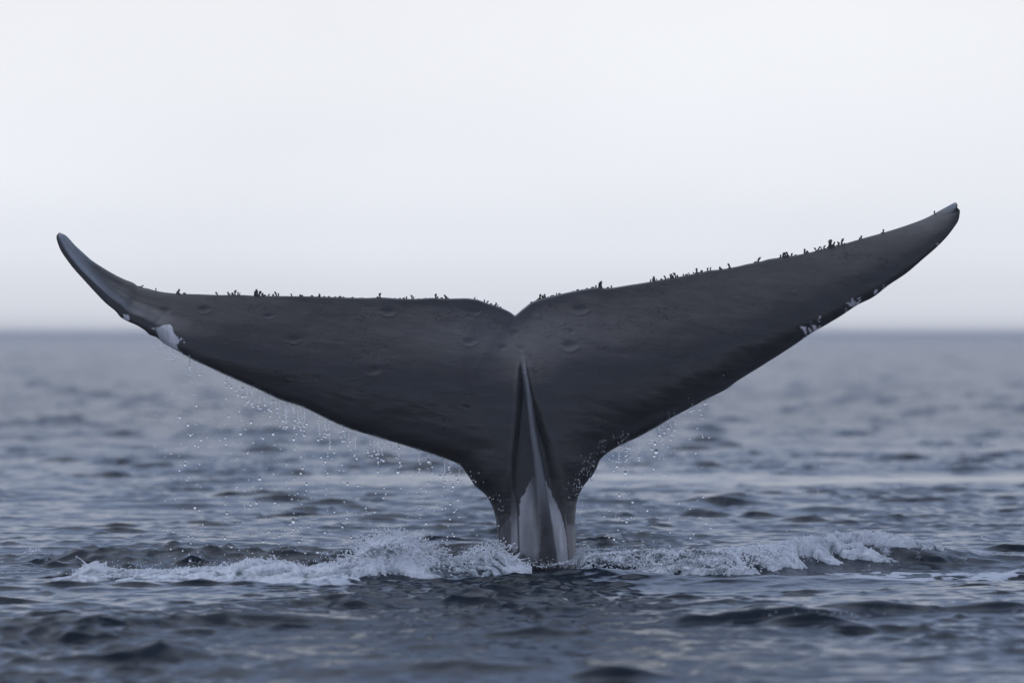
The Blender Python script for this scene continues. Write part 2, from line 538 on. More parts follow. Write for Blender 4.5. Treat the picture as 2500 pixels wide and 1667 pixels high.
# ------------------------------------------------------------------ the whale's tail
TL = [(1256.6, 770), (1246, 762), (1223, 751), (1192, 741), (1167, 732), (1139, 728), (1108, 728.6), (1083, 728.6), (1057, 727), (1006, 729.6), (968, 728.3), (930, 726),
      (891, 727.3), (853, 726.5), (802, 724.7), (751, 723.2), (700, 722.6), (628, 722), (592, 720), (534, 720), (483, 718), (439, 717), (406, 714), (381, 709.7),
      (360, 704), (340, 700), (324.5, 690), (304, 682), (278.6, 669.6), (250.5, 653), (222, 634), (202, 616), (184, 599.5), (162.5, 576.5), (151, 570), (144.6, 567.6)]
BL = [(1318, 1475), (1226, 1475), (1221, 1340), (1214, 1295.6), (1208.8, 1260.5), (1200, 1232), (1184, 1206), (1161, 1187), (1142, 1160), (1122.8, 1135), (1084.5, 1118), (1027, 1098.8),
      (970, 1081.5), (912, 1064), (855, 1047), (797.5, 1022), (740, 993.5), (682.7, 975), (625, 947.6), (568, 923), (510.5, 896), (470, 877.6), (436.7, 858.4), (401, 839),
      (383, 824), (365, 817), (355, 807.4), (334.7, 794.6), (311.7, 784.4), (294, 774), (282.4, 760), (258, 740), (232.7, 714), (207, 686), (181.6, 658), (163.8, 635),
      (148.5, 612), (139.5, 589), (138, 576.5), (144.6, 567.6)]
TR = [(1256.6, 770), (1261, 767), (1276.5, 754), (1297, 738.5), (1315, 731), (1343, 723.7), (1378.6, 715.3), (1417, 707.7), (1455, 702), (1480.6, 703.3), (1501, 701.5),
      (1531.6, 696.4), (1570, 690.6), (1608, 684), (1646.4, 677.8), (1684.7, 670), (1710, 665.8), (1728, 660.7), (1761, 657.4), (1800, 650.5), (1825.5, 644.4), (1851, 640),
      (1876.5, 632.7), (1907, 628.6), (1943, 623), (1978.6, 615.8), (2011.7, 606.9), (2055, 596.7), (2101, 583.4), (2157, 567.9), (2208, 552), (2259, 533), (2297.4, 512.5),
      (2323, 498.5), (2332, 493.9)]
BR = [(1318, 1475), (1408, 1475), (1405.6, 1363.7), (1404, 1292), (1405.7, 1247.6), (1408.6, 1223.8), (1416, 1203), (1428, 1182), (1445.8, 1161), (1457.7, 1140.5), (1465, 1122.6),
      (1478.6, 1109), (1508, 1090), (1553, 1069), (1597.6, 1045), (1642, 1018.5), (1687, 994.6), (1731.5, 971), (1773, 950), (1800, 930), (1860, 893), (1927.6, 850),
      (1953, 832.7), (1978.6, 814.8), (2016.8, 793), (2055, 770), (2093.4, 744.6), (2131.6, 725.5), (2170, 696), (2213, 667), (2254, 632), (2284.7, 605.6), (2310, 580),
      (2328, 557), (2339.5, 539), (2343.4, 520), (2342.9, 512.5), (2337, 508), (2338, 501), (2335, 496), (2332, 493.9)]

def arclen(p):
    p = np.array(p, float)
    s = np.concatenate([[0], np.cumsum(np.hypot(*(p[1:] - p[:-1]).T))])
    return p, s

def curve_at(p, s, q):
    """Catmull-Rom through p at arc positions q, kept from overshooting."""
    i = np.clip(np.searchsorted(s, q, side='right') - 1, 0, len(p) - 2)
    t = (q - s[i]) / (s[i + 1] - s[i])
    m = np.zeros_like(p)
    m[1:-1] = (p[2:] - p[:-2]) / (s[2:] - s[:-2])[:, None]
    m[0] = (p[1] - p[0]) / (s[1] - s[0]); m[-1] = (p[-1] - p[-2]) / (s[-1] - s[-2])
    h = (s[i + 1] - s[i])[:, None]; t = t[:, None]
    return ((2 * t ** 3 - 3 * t ** 2 + 1) * p[i] + (t ** 3 - 2 * t ** 2 + t) * h * m[i]
            + (-2 * t ** 3 + 3 * t ** 2) * p[i + 1] + (t ** 3 - t ** 2) * h * m[i + 1])

def lobe(T, B, pairs, n, nv):
    """Grid of photograph positions between trailing edge T and leading edge B. pairs: (x of T, index of B)."""
    pT, sT = arclen(T); pB, sB = arclen(B)
    aT = [0]; aB = [0]
    for tx, bi in pairs:
        i = int(np.argmin(np.abs(pT[:, 0] - tx)))
        j0 = max(i - 1, 0); j1 = min(i + 1, len(pT) - 1)
        o = np.argsort(pT[j0:j1 + 1, 0])
        aT.append(float(np.interp(tx, pT[j0:j1 + 1, 0][o], sT[j0:j1 + 1][o])))
        aB.append(sB[bi])
    aT.append(sT[-1]); aB.append(sB[-1])
    aT, aB = np.array(aT), np.array(aB)
    w = np.concatenate([[0], np.cumsum(np.maximum(np.diff(aT), np.diff(aB)))])
    q = np.linspace(0, w[-1], n)
    top = curve_at(pT, sT, np.interp(q, w, aT)); bot = curve_at(pB, sB, np.interp(q, w, aB))
    v = (1 - np.cos(np.pi * np.linspace(0, 1, nv))) / 2
    v = .35 * np.linspace(0, 1, nv) + .65 * v
    return top[:, None, :] * (1 - v)[None, :, None] + bot[:, None, :] * v[None, :, None]

# keel and the grooves beside it, as widths down the stalk (photograph rows)
keel_c = along([(870, 1277), (885, 1279), (911, 1281), (973, 1291), (1060, 1302), (1110, 1310.5), (1166, 1319), (1229, 1328), (1289, 1338), (1376, 1345), (1480, 1352)])
keel_w = along([(870, 4), (885, 5.5), (1000, 8), (1060, 9.5), (1110, 10.5), (1166, 13), (1229, 17), (1289, 22), (1376, 30), (1480, 36)])
gro_l = along([(875, 1274), (889, 1270), (955, 1265), (1032, 1259.6), (1113, 1251), (1166, 1249), (1201, 1251), (1218, 1258), (1341, 1264), (1480, 1264)])
gro_r = along([(870, 1281), (882, 1284), (938, 1296.5), (1025, 1324.6), (1096, 1345.6), (1166, 1359.6), (1222, 1366.7), (1300, 1383), (1480, 1396)])

def z1(pts): return [(100 + a / 3.92, 500 + b / 3.92) for a, b in pts]
def z4(pts): return [(1800 + a / 3.92, 450 + b / 3.92) for a, b in pts]
def zs(pts): return [(1150 + a / 4.9, 1120 + b / 4.9) for a, b in pts]
PATCHES = [
    z1([(1100, 1180), (1115, 1160), (1150, 1152), (1190, 1138), (1240, 1155), (1255, 1190), (1275, 1220), (1310, 1260), (1322, 1300), (1300, 1340), (1310, 1375), (1345, 1425), (1250, 1385), (1180, 1335), (1130, 1262), (1105, 1205)]),
    z1([(792, 1040), (812, 1055), (830, 1048), (850, 1072), (838, 1110), (790, 1092)]),
    z1([(1328, 1285), (1340, 1270), (1356, 1280), (1348, 1297), (1335, 1298)]), z1([(1365, 1292), (1372, 1292), (1378, 1325), (1370, 1328)]),
    z1([(1058, 1182), (1082, 1172), (1095, 1195), (1070, 1195)]),
    z4([(1036, 1132), (1095, 1118), (1103, 1075), (1117, 1118), (1185, 1105), (1168, 1148), (1110, 1178), (1080, 1152)]),
    z4([(1140, 1100), (1160, 1085), (1185, 1082), (1165, 1100)]), z4([(1305, 1035), (1318, 1010), (1328, 1012), (1338, 985), (1342, 1025), (1322, 1055)]),
    z4([(1395, 945), (1415, 992), (1372, 1028), (1398, 990)]), z4([(1038, 1182), (1054, 1212), (1028, 1235)]),
    z4([(702, 1320), (722, 1345), (745, 1340), (760, 1358), (808, 1365), (772, 1390), (735, 1395), (722, 1360)]), z4([(676, 1360), (720, 1408), (700, 1424), (684, 1395)]),
    z4([(596, 1355), (655, 1365), (668, 1458), (635, 1400)]), z4([(783, 1250), (805, 1272), (783, 1288)]), z4([(770, 1290), (800, 1322), (775, 1315)]), z4([(1902, 560), (1930, 572), (1922, 588)]),
    z4([(625, 1480), (640, 1450), (640, 1470)]), z4([(1425, 975), (1450, 955), (1445, 975)]),
    zs([(755, 205), (725, 245), (700, 280), (682, 330), (660, 350), (655, 400), (640, 425), (610, 450), (592, 490), (580, 560), (573, 800), (578, 1090), (640, 1150), (700, 1250), (790, 1290), (815, 1150), (838, 900), (835, 620), (815, 430), (790, 330), (772, 232)]),
    zs([(893, 255), (915, 330), (945, 375), (975, 440), (1005, 500), (1030, 550), (1055, 610), (1085, 700), (1105, 770), (1128, 870), (1142, 950), (1165, 1240), (1150, 1300), (1060, 1300), (1030, 1150), (1000, 960), (955, 690), (925, 500), (905, 380)]),
]
HALF = [(zs([(488, 395), (520, 445), (532, 440), (548, 560), (558, 800), (566, 1085), (505, 1120), (480, 1000), (470, 700), (480, 500)]), .42),
        (zs([(1120, 640), (1150, 760), (1240, 820), (1245, 1190), (1180, 1230), (1150, 940)]), .20),
        (zs([(345, 850), (440, 700), (480, 720), (505, 1100), (440, 1080), (350, 960)]), .14)]
DENTS = [(949, 762, 11, .010), (1159, 762, 9, .009), (1146, 835, 10, .011), (1228, 849, 8, .010), (910, 905, 12, .010), (718, 830, 9, .009), (1415.6, 757, 12, .014),
         (1390, 845, 13, .015), (1395, 810, 7, .007), (1255, 815, 9, .011), (1274, 850, 9, .010), (497, 756, 10, .009), (656, 772, 7, .008), (403, 759, 9, .008), (1141, 995, 6, .006)]

BL_side = np.array(BL[1:]); BR_side = np.array(BR[1:])

def surface(P):
    """P (...,2) photograph positions -> front depth, middle depth, white, tone."""
    px, py = P[..., 0], P[..., 1]
    dl = poly_dist(px, py, BL_side) * S
    dr = poly_dist(px, py, BR_side) * S
    dt = np.minimum(poly_dist(px, py, TL), poly_dist(px, py, TR)) * S
    k = 16.0
    db = -np.log(np.exp(-k * dl) + np.exp(-k * dr)) / k
    db = np.where(np.minimum(dl, dr) < .05, np.minimum(dl, dr), np.maximum(db, .05 * 0 + np.minimum(dl, dr) * .6))
    db = np.maximum(db, 0)
    out = np.abs(px - 1285)
    lobe_f = sst(1120, 1380, -0 * px + py)          # 0 in the flukes, 1 down the stalk
    lobe_f = sst(1010, 1290, py)
    span = np.clip(out / 1060, 0, 1)
    H = (.25 - .215 * span ** .8) * (1 - lobe_f) + .24 * lobe_f
    R = (.56 - .40 * span) * (1 - lobe_f) + .275 * lobe_f
    u = np.clip(db / R, 0, 1)
    prof = np.sqrt(np.clip(1 - (1 - u) ** 2, 0, 1))
    tr = .16 + .84 * sst(0, .55, dt)
    close = np.sqrt(np.clip(1 - (1 - np.clip(dt / .012, 0, 1)) ** 2, 0, 1))
    thick = H * prof * tr * close
    # the blade leans back towards the trailing edge
    w = db / (db + dt + 1e-6)
    y0 = .36 * (1 - lobe_f) * (1 - .35 * span) * w ** 2.0
    # curled left tip: a trough that faces the sky, a lip that faces the eye
    c = sst(560, 250, px)
    y0 = y0 + c * (.25 * sst(.22, .60, w) - .03 * sst(.70, .95, w)) * sst(138, 240, px)
    # right tip bends slightly away
    y0 = y0 + .10 * sst(1900, 2350, px) ** 2
    y0 = y0 + .10 * sst(520, 140, px) ** 2
    # dip behind the notch: brighter slope under it, thin lip
    g = np.exp(-((px - 1258) / 95.) ** 2)
    y0 = y0 + g * (.05 * sst(900, 800, py))
    g2 = np.exp(-((px - 1258) / 150.) ** 2)
    lip = g2 * np.exp(-(dt / .055) ** 2)
    yf = y0 - thick - .022 * lip
    # keel and grooves
    kc, kw = keel_c(py), keel_w(py)
    on = sst(872, 900, py)
    gl, gr = gro_l(py), gro_r(py)
    ins = sst(-4, 16, px - gl) * sst(-4, 22, gr - px)
    fade = 1 - sst(1160, 1290, py)
    yf = yf + on * ins * (.042 * fade + .010)
    e = np.abs(px - kc) / kw
    kr = np.sqrt(np.clip(1 - np.clip(e, 0, 1) ** 2, 0, 1))
    soft = np.exp(-(e * .8) ** 2)
    yf = yf - on * (kr * (.035 + .000 * py) * (1 - sst(1166, 1300, py)) + soft * .075 * sst(1150, 1300, py))
    yf = yf - .007 * on * np.exp(-((py - 911) / 3.) ** 2) * (e < 1.25) - .003 * np.exp(-((py - 1063) / 2.) ** 2) * (e < 1) - .003 * np.exp(-((py - 1110) / 2.) ** 2) * (e < 1)
    # long soft folds either side of the grooves
    yf = yf - .012 * on * np.exp(-((px - gl + 5) / 5.) ** 2) * fade - .008 * on * np.exp(-((px - gr - 8) / 8.) ** 2) * fade
    # fold line low on the left
    yf = yf + .014 * sst(1200, 1230, py) * np.exp(-((px - 1265) / 3.0) ** 2)
    # pits left by bites
    for cx, cy, r, dep in DENTS:
        q = ((px - cx) / (r * 1.35)) ** 2 + ((py - cy) / (r * .75)) ** 2
        yf = yf + 1.7 * dep * (np.exp(-q) - .35 * np.exp(-(q - 1.6) ** 2 * 1.5) * (py > cy))
    # broad unevenness and faint rays
    yf = yf + .020 * (fbm(px * .010, py * .013, 3, 3) - .5) * np.clip(db / .1, 0, 1)
    ray = fbm(px * .006 + py * .012, (py - px * .32) * .05, 9, 3) - .5
    yf = yf + .007 * ray * np.clip(db / .15, 0, 1) * np.clip(dt / .05, 0, 1) * (1 - lobe_f)
    yb = y0 + thick * 1.0
    yf = np.minimum(yf, yb)
    # pigment and other skin tones, with highlights and groove shade painted in
    jx = px + (3.5 - 2.9 * sst(1215, 1235, py)) * (fbm(px * .16, py * .10, 41, 3) - .5) * 1.4; jy = py + 13 * (fbm(px * .30, py * .05, 43, 3) - .5)
    white = np.zeros_like(px)
    for pl in PATCHES:
        xs = [p[0] for p in pl]; ys = [p[1] for p in pl]
        sel = (px > min(xs) - 14) & (px < max(xs) + 14) & (py > min(ys) - 14) & (py < max(ys) + 14)
        small = (max(xs) - min(xs)) < 20
        if sel.any():
            ax, ay = (px[sel], py[sel]) if small else (jx[sel], jy[sel])
            white[sel] = np.maximum(white[sel], in_poly(ax, ay, pl))
    vs = fbm(px * .10, py * .012, 57, 4)
    white = white * np.where(py > 1150, np.clip(.55 + .9 * vs, 0, 1.15), 1)
    white = white * np.where((py > 1150) & (px > 1200) & (px < 1320), .42, np.where(py > 1150, .54 + .2 * sst(1350, 1390, px), 1.0))
    white = white * np.where((py > 1150) & (px > 1200), 1 - .6 * sst(1335, 1400, py) * (px < 1330), 1)
    for pl, a in HALF:
        white = np.maximum(white, a * in_poly(jx, jy, pl) * sst(1190, 1290, py + 40 * (vs - .5)) * (.5 + vs))
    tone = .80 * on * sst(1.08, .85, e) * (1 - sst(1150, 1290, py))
    tone = np.maximum(tone, .30 * np.exp(-(np.abs(px - 1258) / 210.) ** 1.6) * np.exp(-((py - 815) / 65.) ** 2))  # highlight on the slope under the notch, painted as lighter skin
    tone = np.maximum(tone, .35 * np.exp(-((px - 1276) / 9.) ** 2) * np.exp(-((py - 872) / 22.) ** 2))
    tone = np.maximum(tone, .12 * c * np.exp(-((w - .5) / .2) ** 2))  # highlight band along the curled tip, painted into the colour
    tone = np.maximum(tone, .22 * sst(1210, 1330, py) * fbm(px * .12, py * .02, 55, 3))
    white = white * np.where((py > 1150) & (px > 1290) & (px < 1330), 1 - .85 * sst(-34, -8, px - kc + 6), 1)
    dark = on * ins * sst(.95, 1.15, e) * (1 - .5 * sst(1150, 1250, py))  # groove interior: darker pigment, with the recess shade painted in too
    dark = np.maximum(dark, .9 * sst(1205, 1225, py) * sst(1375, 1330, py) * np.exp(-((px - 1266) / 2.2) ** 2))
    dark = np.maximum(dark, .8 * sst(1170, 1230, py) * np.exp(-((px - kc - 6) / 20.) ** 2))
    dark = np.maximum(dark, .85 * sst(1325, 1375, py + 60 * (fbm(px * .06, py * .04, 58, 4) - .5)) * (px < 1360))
    white = white * (1 - .55 * sst(1325, 1375, py + 60 * (fbm(px * .06, py * .04, 58, 4) - .5)) * (px < 1345))
    creased = np.clip(db / .15, 0, 1) * sst(1010, 960, py) * np.clip(dt / .06, 0, 1) * (1 - c)
    return yf, y0, yb, white, tone, dark, creased

def whale_body():
    nv, nb = 215, 22
    left = lobe(TL, BL, [(1235, 1), (1215, 3), (1190, 6), (1160, 9), (1000, 12), (840, 15), (700, 18), (560, 20), (440, 24), (324, 30), (235, 33), (186, 35)], 450, nv)
    right = lobe(TR, BR, [(1275, 1), (1297, 3), (1325, 6), (1378, 10), (1500, 12), (1650, 16), (1800, 19), (1943, 21), (2101, 25), (2208, 28), (2297, 31)], 450, nv)
    # left strip reversed so that one continuous sheet runs tip to tip
    G = np.concatenate([left[::-1], right[1:]], 0)
    nu = G.shape[0]
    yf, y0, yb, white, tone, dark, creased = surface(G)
    def place(P, Y):
        k = S * (D + Y) / D
        return np.stack([(P[..., 0] - 1250) * k, Y, CH - (P[..., 1] - HZ) * k], -1)
    yf[:, 0] = y0[:, 0]; yf[:, -1] = y0[:, -1]
    F = place(G, yf)
    # back: fewer rows, sharing first and last row with the front
    idx = np.unique(np.round(np.linspace(0, nv - 1, nb)).astype(int))
    idx = np.unique(np.concatenate([[0, 2, 5, 10], idx, [nv - 11, nv - 6, nv - 3, nv - 1]]))
    inner = idx[1:-1]
    Bk = place(G[:, inner], np.maximum(yb[:, inner], yf[:, inner] + .002))
    nB = len(inner)
    V = np.concatenate([F.reshape(-1, 3), Bk.reshape(-1, 3)])
    f1 = grid_faces(nu, nv)
    off = nu * nv
    f2 = grid_faces(nu, nB, off)[:, ::-1]
    i = np.arange(nu - 1)
    # stitch top and bottom rows of the back to those of the front
    top = np.stack([i * nv, off + i * nB, off + (i + 1) * nB, (i + 1) * nv], -1)
    bot = np.stack([(i + 1) * nv + nv - 1, off + (i + 1) * nB + nB - 1, off + i * nB + nB - 1, i * nv + nv - 1], -1)
    faces = np.concatenate([f1[:, ::-1], f2[:, ::-1], top[:, ::-1], bot[:, ::-1]])
    wt = np.concatenate([white.ravel(), white[:, inner].ravel() * 0]); tn = np.concatenate([tone.ravel(), tone[:, inner].ravel() * 0])
    o = mesh_np('body', V, faces, SKIN)
    fattr(o, 'white', wt); fattr(o, 'tone', tn)
    fattr(o, 'creased', np.concatenate([creased.ravel(), creased[:, inner].ravel()]))
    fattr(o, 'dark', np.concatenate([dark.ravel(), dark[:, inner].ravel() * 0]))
    return o, G, F

whale = bpy.data.objects.new('whale', None)
C.objects.link(whale)
tag(whale, 'dark grey whale tail fluke raised upright out of the sea, barnacles along its upper edge', 'whale')
body, GRID, FRONT = whale_body()
body.parent = whale

# ------------------------------------------------------------------ barnacles on the trailing edge
def barnacle_mesh(seed, bend, head):
    r = random.Random(seed)
    bm = bmesh.new()
    rings = []
    prof = [(-.15, .42), (.12, .34), (.32, .24), (.52, .25), (.68, .33 * head), (.82, .37 * head), (.95, .27 * head), (1.0, .12 * head)]
    n = 8
    for z, rad in prof:
        ox = bend * z * z
        ring = []
        for k in range(n):
            a = 2 * math.pi * k / n
            rr = rad * (1 + .22 * math.sin(3 * a + seed) * (z > .5)) * r.uniform(.78, 1.22)
            ring.append(bm.verts.new((ox + rr * math.cos(a), rr * math.sin(a), z + (.05 * math.cos(2 * a + seed) if z > .7 else 0))))
        rings.append(ring)
    for a, b in zip(rings[:-1], rings[1:]):
        for k in range(n):
            bm.faces.new((a[k], a[(k + 1) % n], b[(k + 1) % n], b[k]))
    bm.faces.new(rings[-1]); bm.faces.new(rings[0][::-1])
    # fringe of short feathery arms round the head
    for k in range(5):
        a = 2 * math.pi * k / 5 + seed
        c = Vector((bend * .9 + .3 * head * math.cos(a), .3 * head * math.sin(a), .93))
        t = c + Vector((.14 * math.cos(a), .14 * math.sin(a), .16))
        p = Vector((-math.sin(a), math.cos(a), 0)) * .06
        u = Vector((0, 0, .06))
        v = [bm.verts.new(c + p), bm.verts.new(c - p), bm.verts.new(c + u), bm.verts.new(t)]
        for q in ((0, 1, 3), (1, 2, 3), (2, 0, 3), (0, 2, 1)):
            bm.faces.new([v[i] for i in q])
    me = bpy.data.meshes.new('barnacle')
    bm.to_mesh(me); bm.free()
    me.materials.append(BARN)
    return me
def acorn_mesh(seed):
    r = random.Random(seed)
    bm = bmesh.new(); n = 9; rings = []
    for z, rad in [(-.2, .75), (.3, .68), (.7, .45), (.9, .3), (.75, .16)]:
        rings.append([bm.verts.new((rad * r.uniform(.8, 1.15) * math.cos(2 * math.pi * k / n), rad * r.uniform(.8, 1.15) * math.sin(2 * math.pi * k / n), z * r.uniform(.85, 1.15))) for k in range(n)])
    for a, b in zip(rings[:-1], rings[1:]):
        for k in range(n):
            bm.faces.new((a[k], a[(k + 1) % n], b[(k + 1) % n], b[k]))
    bm.faces.new(rings[-1]); bm.faces.new(rings[0][::-1])
    me = bpy.data.meshes.new('barnacle'); bm.to_mesh(me); bm.free(); me.materials.append(BARN)
    return me
tall = [barnacle_mesh(k, b, h) for k, (b, h) in enumerate([(.15, 1), (-.5, .95), (.4, 1.1), (-.25, .85), (.6, .9), (-.05, .75)])]
squat = [acorn_mesh(k) for k in range(3)]
BARNACLES = [(345, 701, 8), (379, 710, 7), (436, 717, 12), (450, 717, 5), (533, 719, 9), (560, 719, 9), (566, 719, 7), (574, 719, 12), (580, 719, 8), (586, 719, 6),
             (622, 721, 12), (628, 721, 16), (633, 721, 13), (639, 721, 8), (646, 721, 5), (655, 722, 7), (666, 723, 6), (676, 723, 12), (711, 724, 7), (732, 724, 6), (738, 724, 5),
             (761, 724, 5), (777, 725, 6), (781, 725, 8), (793, 725, 4), (802, 725, 4), (818, 725, 4), (830, 726, 5), (838, 726, 4), (861, 727, 4), (880, 727, 3), (886, 727, 3),
             (927, 727, 11), (965, 728, 3), (975, 728, 4), (985, 729, 5), (991, 729, 7), (1005, 730, 10), (1010, 730, 6), (1021, 729, 3), (1040, 729, 3), (1066, 728, 11), (1077, 729, 5),
             (1088, 729, 11), (1093, 729, 4), (1157, 731, 6), (1165, 733, 3), (1182, 739, 7), (1188, 741, 7), (1199, 744, 5), (1210, 747, 9), (1215, 749, 6), (1221, 751, 4),
             (1298, 739, 4), (1310, 733, 3), (1319, 730, 12), (1324, 729, 8), (1332, 727, 10), (1339, 725, 3), (1346, 723, 4), (1351, 722, 4), (1360, 720, 6), (1365, 719, 5),
             (1399, 711, 3), (1411, 709, 5), (1423, 706, 3), (1432, 705, 4), (1449, 703, 5), (1454, 703, 7), (1461, 703, 13), (1465, 703, 16), (1486, 703, 5), (1490, 703, 7),
             (1588, 688, 7), (1592, 688, 6), (1599, 686, 12), (1614, 683, 5), (1627, 681, 10), (1637, 679, 11), (1645, 678, 8), (1651, 677, 13), (1670, 673, 6), (1675, 672, 5),
             (1682, 671, 6), (1694, 669, 6), (1703, 667, 13), (1709, 666, 8), (1713, 665, 5), (1728, 661, 8), (1733, 660, 8), (1757, 657, 8), (1761, 657, 6), (1782, 654, 12),
             (1843, 641, 5), (1851, 640, 13), (1906, 629, 8), (1914, 628, 10), (1919, 627, 12), (1924, 627, 13), (1931, 625, 8), (1942, 623, 4), (1966, 618, 12), (1970, 618, 7),
             (1994, 612, 9), (1998, 612, 11), (2012, 607, 9), (2023, 604, 9), (2027, 603, 12), (2031, 602, 17), (2037, 601, 11), (2048, 598, 10), (2053, 597, 14), (2061, 595, 4),
             (2102, 583, 9), (2157, 568, 9), (2282, 521, 7)]
top_x = np.concatenate([GRID[:, 0, 0]]); top_p = FRONT[:, 0, :]; top_row = GRID[:, 0, 1]
br = random.Random(3)
more_ = []
for px, py, h in BARNACLES:
    if h >= 8 and br.random() < .75:
        more_.append((px + br.choice((-1, 1)) * br.uniform(2.5, 4.5), py + .5, h * br.uniform(.35, .65)))
    if h >= 12:
        more_.append((px + br.choice((-1, 1)) * br.uniform(3, 6), py + .5, br.uniform(3, 6)))
for px, py, h in BARNACLES + more_:
    i = int(np.argmin(np.abs(top_x - px)))
    p = top_p[i]
    me = br.choice(squat) if h <= 5 else br.choice(tall)
    b = bpy.data.objects.new('barnacle', me)
    C.objects.link(b); b.parent = whale
    j = min(max(i, 4), len(top_p) - 5)
    tx, ty, tz = top_p[j + 4] - top_p[j - 4]
    lean = math.atan2(-tz, tx) * .4 + br.uniform(-.3, .3)
    s = h * S * 1.12
    b.location = (p[0], p[1] - .002, p[2] - .006)
    wdt = .78 if h > 5 else 1.3
    b.scale = (s * wdt * br.uniform(.85, 1.1) * (.8 if h > 9 else 1), s * wdt * .9, s)
    b.rotation_euler = (br.uniform(-.15, .25), lean, br.uniform(0, 6.28) if h <= 5 else br.uniform(-.5, .5))

# ------------------------------------------------------------------ water drops and froth
def ico(sub):
    bm = bmesh.new(); bmesh.ops.create_icosphere(bm, subdivisions=sub, radius=1)
    v = np.array([x.co[:] for x in bm.verts]); f = np.array([[w.index for w in q.verts] for q in bm.faces]); bm.free()
    return v, f
ICO1, ICO2 = ico(1), ico(2)

def spheres(name, P, R, mat, base=ICO2, stretch=None):
    bv, bf = base
    P = np.asarray(P, float); R = np.asarray(R, float)
    sc = np.ones((len(P), 3)) if stretch is None else stretch
    V = P[:, None, :] + bv[None] * R[:, None, None] * sc[:, None, :]
    F = bf[None] + (np.arange(len(P)) * len(bv))[:, None, None]
    return mesh_np(name, V.reshape(-1, 3), F.reshape(-1, 3), mat)

def edge_y(xs, B):
    b = np.array(B)[1:]; o = np.argsort(b[:, 0])
    return np.interp(xs, b[o, 0], b[o, 1])

def dripping(side):
    r = np.random.default_rng(20 + (side == 'left'))
    P, R = [], []
    def add(px, py, Y, rad):
        P.append(PX(px, py, Y)); R.append(rad * 1.05)
    B = BL[9:] if side == 'left' else BR[10:]
    B = [(0, 0)] + list(B)
    if side == 'left':
        strands = [(403, 6, 1), (420, 10, 2), (432, 8, 1), (463, 26, 3), (466, 20, 2), (554, 10, 1), (568, 8, 1), (592, 16, 1), (645, 30, 2), (684, 30, 2), (486, 14, 1), (583, 20, 1), (603, 36, 2), (618, 30, 2), (632, 38, 3), (660, 22, 2), (673, 26, 1), (698, 24, 3), (704, 52, 4), (716, 40, 4), (724, 44, 4),
                   (734, 52, 3), (742, 40, 3), (777, 50, 3), (792, 38, 3), (802, 62, 4), (840, 26, 1), (851, 34, 2), (870, 48, 2), (903, 36, 2), (914, 30, 2), (925, 46, 4), (932, 40, 3),
                   (973, 44, 2), (1022, 40, 3), (1043, 34, 3), (1086, 40, 3), (1120, 24, 3), (1100, 16, 2)]
        n_edge, lo, hi, n_drop = 1000, 410, 1125, 460
    else:
        strands = [(1493, 14, 2), (1512, 36, 4), (1518, 40, 3), (1532, 30, 4), (1536, 34, 3), (1560, 40, 2), (1590, 32, 3), (1608, 34, 3), (1613, 20, 2), (1633, 34, 3), (1646, 28, 2),
                   (1691, 18, 2), (1710, 20, 2), (1724, 10, 1)]
        n_edge, lo, hi, n_drop = 170, 1470, 1735, 110
    for x, ln, dens in strands:
        y = float(edge_y(np.array([x]), B)[0]) - (6 if side == 'left' else 18) * r.random()
        Y = -.02 - .05 * r.random()
        drift = r.normal(0, .10)
        wob = r.uniform(0, 6)
        t = 0
        while t < ln:
            jit = .9 + .9 * dens * .4
            add(x + drift * t + jit * .5 * math.sin(t * .25 + wob) + r.normal(0, jit * .35), y + t, Y + r.normal(0, .006), S * (.60 + .4 * r.random() + .10 * dens) * (.7 + .5 * r.random()))
            t += r.uniform(1.0, 3.2)
        for _ in range(1 + dens):
            add(x + drift * ln + r.normal(0, 3), y + ln + r.uniform(0, 22), Y, S * r.uniform(1.3, 2.6))
    # film breaking off along the edge
    for _ in range(n_edge):
        x = r.uniform(lo, hi); y = float(edge_y(np.array([x]), B)[0])
        add(x, y + r.exponential(3.0) - 2.5, -.03 + r.normal(0, .02), S * r.uniform(.35, 1.0))
    # falling drops below
    cols = [s[0] for s in strands]
    for _ in range(n_drop):
        if r.random() < .72:
            x = cols[r.integers(len(cols))] + r.normal(0, 7)
        else:
            x = r.uniform(lo, hi)
        y0 = float(edge_y(np.array([x]), B)[0])
        y = y0 + 10 + (1378 - y0) * r.random() ** 1.15
        add(x, y, r.normal(-.1, .22), S * np.exp(r.normal(.40, .40)))
    if side == 'left':
        for x0, y0 in ((385, 828), (412, 842)):
            y = y0
            while y < 1160:
                add(x0 - (y - y0) * .025 + r.normal(0, .6), y, -.02, S * r.uniform(.6, 1.25))
                y += 3.2 + (y - y0) * r.uniform(.03, .12)
        for _ in range(60):
            add(r.uniform(440, 700), r.uniform(900, 1330), r.normal(0, .3), S * r.uniform(.5, 1.3))
        # drops caught in front of the stalk
        for cx, cy, sx, sy, n in ((1150, 1170, 14, 10, 10), (1200, 1212, 10, 6, 12), (1222, 1244, 6, 8, 6), (1200, 1350, 30, 20, 30)):
            for _ in range(n):
                add(cx + r.normal(0, sx), cy + r.normal(0, sy), -.32, S * r.uniform(.7, 1.9))
    else:
        for cx, cy, sx, sy, n in ((1472, 1090, 5, 14, 22), (1438, 1118, 10, 8, 16), (1435, 1145, 14, 7, 22), (1408, 1192, 9, 12, 26), (1392, 1212, 10, 10, 10), (1420, 1230, 10, 20, 14),
                                  (1448, 1165, 10, 12, 14), (1515, 1070, 12, 14, 26)):
            for _ in range(n):
                add(cx + r.normal(0, sx), cy + r.normal(0, sy), -.30, S * r.uniform(.6, 1.7))
        for _ in range(160):
            add(r.uniform(1500, 2480), r.uniform(900, 1340), r.normal(0, .5), S * r.uniform(.4, 1.05))
    return P, R

